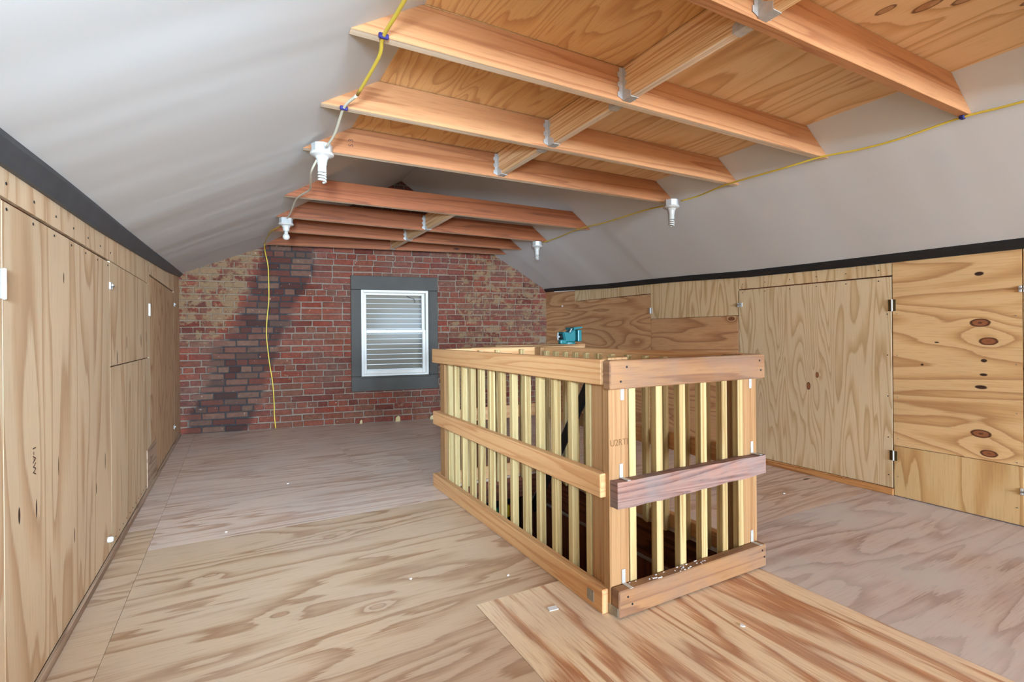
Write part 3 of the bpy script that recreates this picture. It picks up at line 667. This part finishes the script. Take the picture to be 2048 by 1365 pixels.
# angle brackets on the front posts
def bracket(x, z, dn=False, lay=False):
    bm = bmesh.new()
    if dn: box(x - .008, x + .008, 1.3878, 1.3896, z - .045, z, .0005, bm); box(x - .008, x + .008, 1.36, 1.3896, z - .002, z, .0005, bm)
    else:
        box(x - .008, x + .008, 1.3875, 1.3898, z, z + .05, .0005, bm); box(x - .008, x + .008, 1.345, 1.3898, z, z + .0022, .0005, bm)
    for zz in ((z - .03, z - .015) if dn else (z + .022, z + .04)): lathe([(.0032, -.0012), (.002, -.002), (0, -.0021)], (x, 1.3885, zz), 8, 'y', bm)
    rp('corner_bracket', bm, 'steel', 'z')
for x, z, dn in ((1.213, .1002, 0), (1.206, .480, 0), (1.214, .803, 1), (1.928, .1002, 0), (1.932, .480, 0), (1.925, .803, 1)): bracket(x, z, dn)
rp('tie_plate', box(1.1275, 1.1302, 1.455, 1.492, .022, .062, .0006), 'steel_dull', 'y')
rp('tie_plate', box(1.1535, 1.1562, 1.352, 1.42, .008, .04, .0006), 'steel_dull', 'y')
bm = bmesh.new(); rr = random.Random(3)
for k in range(34):
    x = 1.2 + rr.random() ** .8 * .42; y = rr.uniform(1.352, 1.384); s_ = rr.uniform(.001, .0035)
    box(x - s_ * rr.uniform(1, 2.4), x + s_, y - s_ * .6, y + s_ * .6, .1, .1 + s_ * .6, 0, bm)
tag(rp('paint_crumbs', bm, 'paper', 'x'), kind='stuff')
def screw(parent, pts, axis, r=.004, m='black'):
    for p in pts: obj('screw', lathe([(0, -.0012), (r, -.0008), (r, .001), (0, .001)], p, 8, axis), m, parent)
screw(R_, [(1.20, 1.3475, .88), (1.172, 1.3475, .83), (1.93, 1.3475, .878), (1.938, 1.3475, .838), (1.195, 1.3455, .075), (1.215, 1.3455, .045), (1.935, 1.3455, .078), (1.948, 1.3455, .048)], 'y')
def stamp(parent, txt, size, fr, mat):
    cu = bpy.data.curves.new('t', 'FONT'); cu.body = txt; cu.size = size; cu.align_x = 'CENTER'; cu.extrude = .0002
    o = bpy.data.objects.new('t', cu); C.objects.link(o); bpy.context.view_layer.update()
    me = bpy.data.meshes.new_from_object(o.evaluated_get(bpy.context.evaluated_depsgraph_get())); bpy.data.objects.remove(o)
    me.materials.clear(); me.materials.append(M[mat]); me.name = 'stamp'
    return put(bpy.data.objects.new('stamp', me), parent, fr)
stamp(R_, 'U2RTI', .032, Matrix.Translation((1.199, 1.3893, .597)) @ Matrix.Rotation(PI / 2, 4, 'X'), 'ink_pale')
stamp(d1, '1-AW', .034, Matrix.Translation((XL + .0006, 1.892, .652)) @ Matrix(((0, 0, 1, 0), (0, 1, 0, 0), (-1, 0, 0, 0), (0, 0, 0, 1))) @ Matrix.Rotation(PI / 2, 4, 'Z') @ Matrix.Rotation(-PI / 2, 4, 'Z'), 'ink')
stamp(joists[5], 'S 3', .034, WM[joists[5]] @ Matrix.Translation((.245, -.0008, .062)) @ Matrix.Rotation(PI / 2, 4, 'X') @ Matrix.Rotation(PI / 2, 4, 'Z'), 'ink')

# ------------------------------------------------------------------ stairwell
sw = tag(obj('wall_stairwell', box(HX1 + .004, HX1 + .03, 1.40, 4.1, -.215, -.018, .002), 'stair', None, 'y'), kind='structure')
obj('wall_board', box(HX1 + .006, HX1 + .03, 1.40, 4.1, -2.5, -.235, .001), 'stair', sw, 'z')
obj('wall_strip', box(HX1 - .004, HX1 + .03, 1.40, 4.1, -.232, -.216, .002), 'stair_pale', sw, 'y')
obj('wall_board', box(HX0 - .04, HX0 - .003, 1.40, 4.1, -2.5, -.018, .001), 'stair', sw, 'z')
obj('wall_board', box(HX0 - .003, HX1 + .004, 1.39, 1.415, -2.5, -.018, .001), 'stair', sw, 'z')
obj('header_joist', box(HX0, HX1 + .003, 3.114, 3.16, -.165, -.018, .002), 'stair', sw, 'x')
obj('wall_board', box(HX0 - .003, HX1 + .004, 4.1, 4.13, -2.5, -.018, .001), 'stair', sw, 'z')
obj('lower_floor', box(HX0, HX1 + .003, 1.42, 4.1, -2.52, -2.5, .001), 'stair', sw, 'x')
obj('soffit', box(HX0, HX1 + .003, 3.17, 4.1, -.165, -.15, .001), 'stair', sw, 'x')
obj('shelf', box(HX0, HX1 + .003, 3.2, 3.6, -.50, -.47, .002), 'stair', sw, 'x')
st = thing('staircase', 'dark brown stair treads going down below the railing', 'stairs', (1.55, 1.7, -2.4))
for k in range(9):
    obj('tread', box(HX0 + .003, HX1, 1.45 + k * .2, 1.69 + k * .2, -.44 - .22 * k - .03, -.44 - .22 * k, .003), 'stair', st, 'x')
hr = thing('stair_handrail', 'black painted handrail board slanting down inside the stair opening', 'handrail', (1.85, 2.75, -.2))
a = Vector((1.868, 2.40, .74)); b = Vector((1.868, 3.10, -.26)); dv = (b - a); ang = math.atan2(dv.z, dv.y)
fr_ = Matrix.Translation(a) @ Matrix.Rotation(ang, 4, 'X')
obj('rail_board', box(-.012, .012, 0, dv.length, -.032, .03, .002), 'black', hr, 'y', fr_)
obj('rail_edge', box(-.012, .012, 0, dv.length, .0305, .034, .0005), 'stair_pale', hr, 'y', fr_)
bag = thing('tool_bag', 'black tool bag with coloured grips on the stairwell shelf', 'bag', (1.68, 3.35, -.47))
bm = prism([(1.47, -.468), (1.86, -.468), (1.845, -.2), (1.79, -.175), (1.53, -.185), (1.475, -.22)], 'y', 3.25, 3.5); bmesh.ops.bevel(bm, geom=bm.edges[:], offset=.012, segments=2, affect='EDGES')
obj('bag_body', bm, 'black', bag)
for (x0, x1, z0, z1, m) in ((1.618, 1.644, -.315, -.262, 'green'), (1.646, 1.672, -.33, -.26, 'tealp'), (1.712, 1.741, -.335, -.25, 'yellow'), (1.742, 1.775, -.335, -.25, 'red')):
    obj('tool_grip', box(x0, x1, 3.218, 3.249, z0, z1, .004), m, bag)

# ------------------------------------------------------------------ bench behind the railing with the vise
tb = thing('workbench', 'narrow plank bench top behind the railing, blue vise on its right end', 'workbench', (1.95, 3.38, 0))
obj('bench_board', box(1.42, 2.385, 3.16, 3.34, .882, .906, .002), 'post', tb, 'x'); obj('bench_board', box(1.70, 2.53, 3.342, 3.55, .882, .912, .002), 'post', tb, 'x')
for x, y in ((1.5, 3.2), (2.3, 3.2), (1.8, 3.48), (2.45, 3.48)): obj('leg', box(x - .019, x + .019, y - .03, y + .03, .001, .882, .002), 'post', tb, 'z')
vz = .912; vx = 2.41
tb2 = thing('bench_vise', 'teal blue bench vise on the right end of the plank bench', 'vise', (vx, 3.42, vz))
obj('swivel_base', lathe([(0, vz), (.062, vz), (.062, vz + .012), (.045, vz + .022), (0, vz + .0225)], (vx, 3.42, 0), 20), 'teal', tb2)
bm = prism([(vx - .075, vz + .1), (vx - .06, vz + .02), (vx + .05, vz + .02), (vx + .052, vz + .115), (vx + .03, vz + .12), (vx - .01, vz + .092)], 'y', 3.375, 3.465); bmesh.ops.bevel(bm, geom=bm.edges[:], offset=.008, segments=2, affect='EDGES')
obj('vise_body', bm, 'teal', tb2)
bm = prism([(vx + .02, vz + .116), (vx + .105, vz + .13), (vx + .105, vz + .142), (vx + .02, vz + .135)], 'y', 3.36, 3.48); obj('fixed_jaw', bm, 'teal', tb2)
obj('moving_jaw', box(vx + .068, vx + .108, 3.37, 3.47, vz + .018, vz + .118, .008, seg=2), 'teal', tb2)
obj('lead_screw', lathe([(0, -.108), (.009, -.108), (.009, .09), (0, .09)], (vx, 3.42, vz + .06), 12, 'x'), 'steel', tb2)
obj('screw_collar', lathe([(0, -.085), (.022, -.085), (.024, -.06), (0, -.058)], (vx, 3.42, vz + .06), 14, 'x'), 'black', tb2)
obj('base_lug', box(vx - .112, vx - .055, 3.36, 3.40, vz + .001, vz + .036, .007, seg=2), 'teal', tb2)
obj('vise_handle', tube([(vx - .098, 3.42, vz + .095), (vx - .099, 3.42, vz + .06), (vx - .10, 3.42, vz + .03)], .005), 'steel', tb2, smooth=True)
obj('clamp_bolt', tube([(vx - .02, 3.365, vz + .095), (vx + .0, 3.365, vz + .125)], .005, sub=1), 'steel', tb2)

# ------------------------------------------------------------------ door hardware
def hinge(parent, side, y, z, hh, m='brass', wd=.017):
    x = XL if side < 0 else XR; o = -side; bm = bmesh.new()
    for s_ in (-1, 1):
        a, b = sorted((x + o * .0003, x + o * .003)); ya, yb = sorted((y + s_ * .003, y + s_ * (wd + .003)))
        box(a, b, ya, yb, z - hh / 2, z + hh / 2, .0005, bm)
    h = obj('hinge', bm, m, parent)
    obj('hinge_pin', lathe([(0, -hh / 2 - .002), (.0045, -hh / 2), (.0045, hh / 2), (0, hh / 2 + .002)], (x + o * .005, y, z), 10), 'white_metal', h)
def latch(parent, side, y, z, s_=.03, hasp=True):
    x = XL if side < 0 else XR; o = -side; bm = bmesh.new()
    a, b = sorted((x + o * .0003, x + o * .006))
    box(a, b, y - s_, y - .002, z - .017, z + .017, .002, bm); box(a, b, y + .002, y + s_ * .5, z - .017, z + .017, .002, bm)
    l = obj('latch', bm, 'white_metal', parent)
    if hasp: obj('latch_bolt', tube([(x + o * .011, y - s_ * .7, z + .003), (x + o * .011, y + s_ * .4, z - .001)], .004, sub=1), 'steel_dull', l)
hinge(d3, 1, 1.549, 1.152, .07); hinge(d3, 1, 1.548, .243, .058); latch(d3, 1, 2.602, 1.212)
hinge(wr, 1, 3.567, 1.209, .055, 'white_metal', .02); latch(wr, 1, .974, 1.205); latch(wr, 1, .974, .177)
hinge(d1, -1, 1.688, 1.134, .075, 'steel'); latch(d1, -1, 2.915, 1.236, .03); latch(d2, -1, 5.66, 1.3, .05); latch(d2, -1, 5.55, .17, .04)
hinge(d2, -1, 4.075, 1.18, .08, 'steel', .012)
obj('door_bumper', lathe([(0, -.0), (.012, .0), (.013, .012), (.009, .02), (0, .021)], (XL, 2.82, .1), 12, 'x'), 'white_metal', d1)
for k, (y, z) in enumerate(((5.05, 1.33), )): obj('paper_tag', box(XR - .002, XR - .0004, y - .02, y + .012, z - .008, z + .01), 'paper', wr)
# screw heads that fix the sheets
for y in [1.62 + .19 * k for k in range(6)]: screw(wr, [(XR - .0003, y, 1.372)], 'x', .0035)
for y in [1.62 + .19 * k for k in range(6)]: screw(d3, [(XR - .0003, y, 1.305)], 'x', .0035)
for z in (1.1, .85, .6, .35, .12): screw(d3, [(XR - .0003, 1.575, z)], 'x', .0035); screw(wr, [(XR - .0003, 1.525, z), (XR - .0003, 1.0, z - .03)], 'x', .003, 'steel_dull')
for k in range(7): screw(wl, [(XL + .0003, 1.72 + .2 * k, 1.39)], 'x', .004); screw(d1, [(XL + .0003, 1.72 + .19 * k, 1.325)], 'x', .004)
for k in range(12): screw(wl, [(XL + .0003, 2.98 + .09 * k, .06)], 'x', .0035)

# ------------------------------------------------------------------ bits on the floor
bm = prism([(1.0 - .02, 1.53 - .012), (1.0 + .016, 1.53 - .016), (1.0 + .02, 1.53 + .009), (1.0 - .014, 1.53 + .013)], 'z', .0002, .0022)
tag(obj('paper_scrap', bm, 'paper', None, 'x', base=True), 'small white paper scrap on the floor left of the railing corner', 'paper')
rr = random.Random(11)
for x, y, lb in ((.30, 3.7, 'tiny white plaster chip on the far floor, midway between left wall and window'), (.62, 2.0, 'tiny white plaster chip on the floor in the photo centre, left of the railing'),
                 (-.05, 2.95, 'tiny white plaster chip on the floor near the left wall'), (2.95, 1.9, 'tiny white plaster chip on the floor before the pale cupboard door'),
                 (1.5, 1.12, 'tiny white plaster chip on the bold grained sheet in front of the railing'), (.98, 1.83, 'tiny white plaster chip beside the long bottom rail')):
    a = .005 + .004 * rr.random(); pts = [(x + a * rr.uniform(.6, 1.3) * math.cos(q), y + a * rr.uniform(.5, 1.2) * math.sin(q)) for q in (.2, 1.3, 2.6, 3.7, 5.1)]
    tag(obj('plaster_chip', prism(pts, 'z', .0002, .003), 'paper', None, 'x', base=True), lb, 'chip', 'plaster chips scattered on the floor')
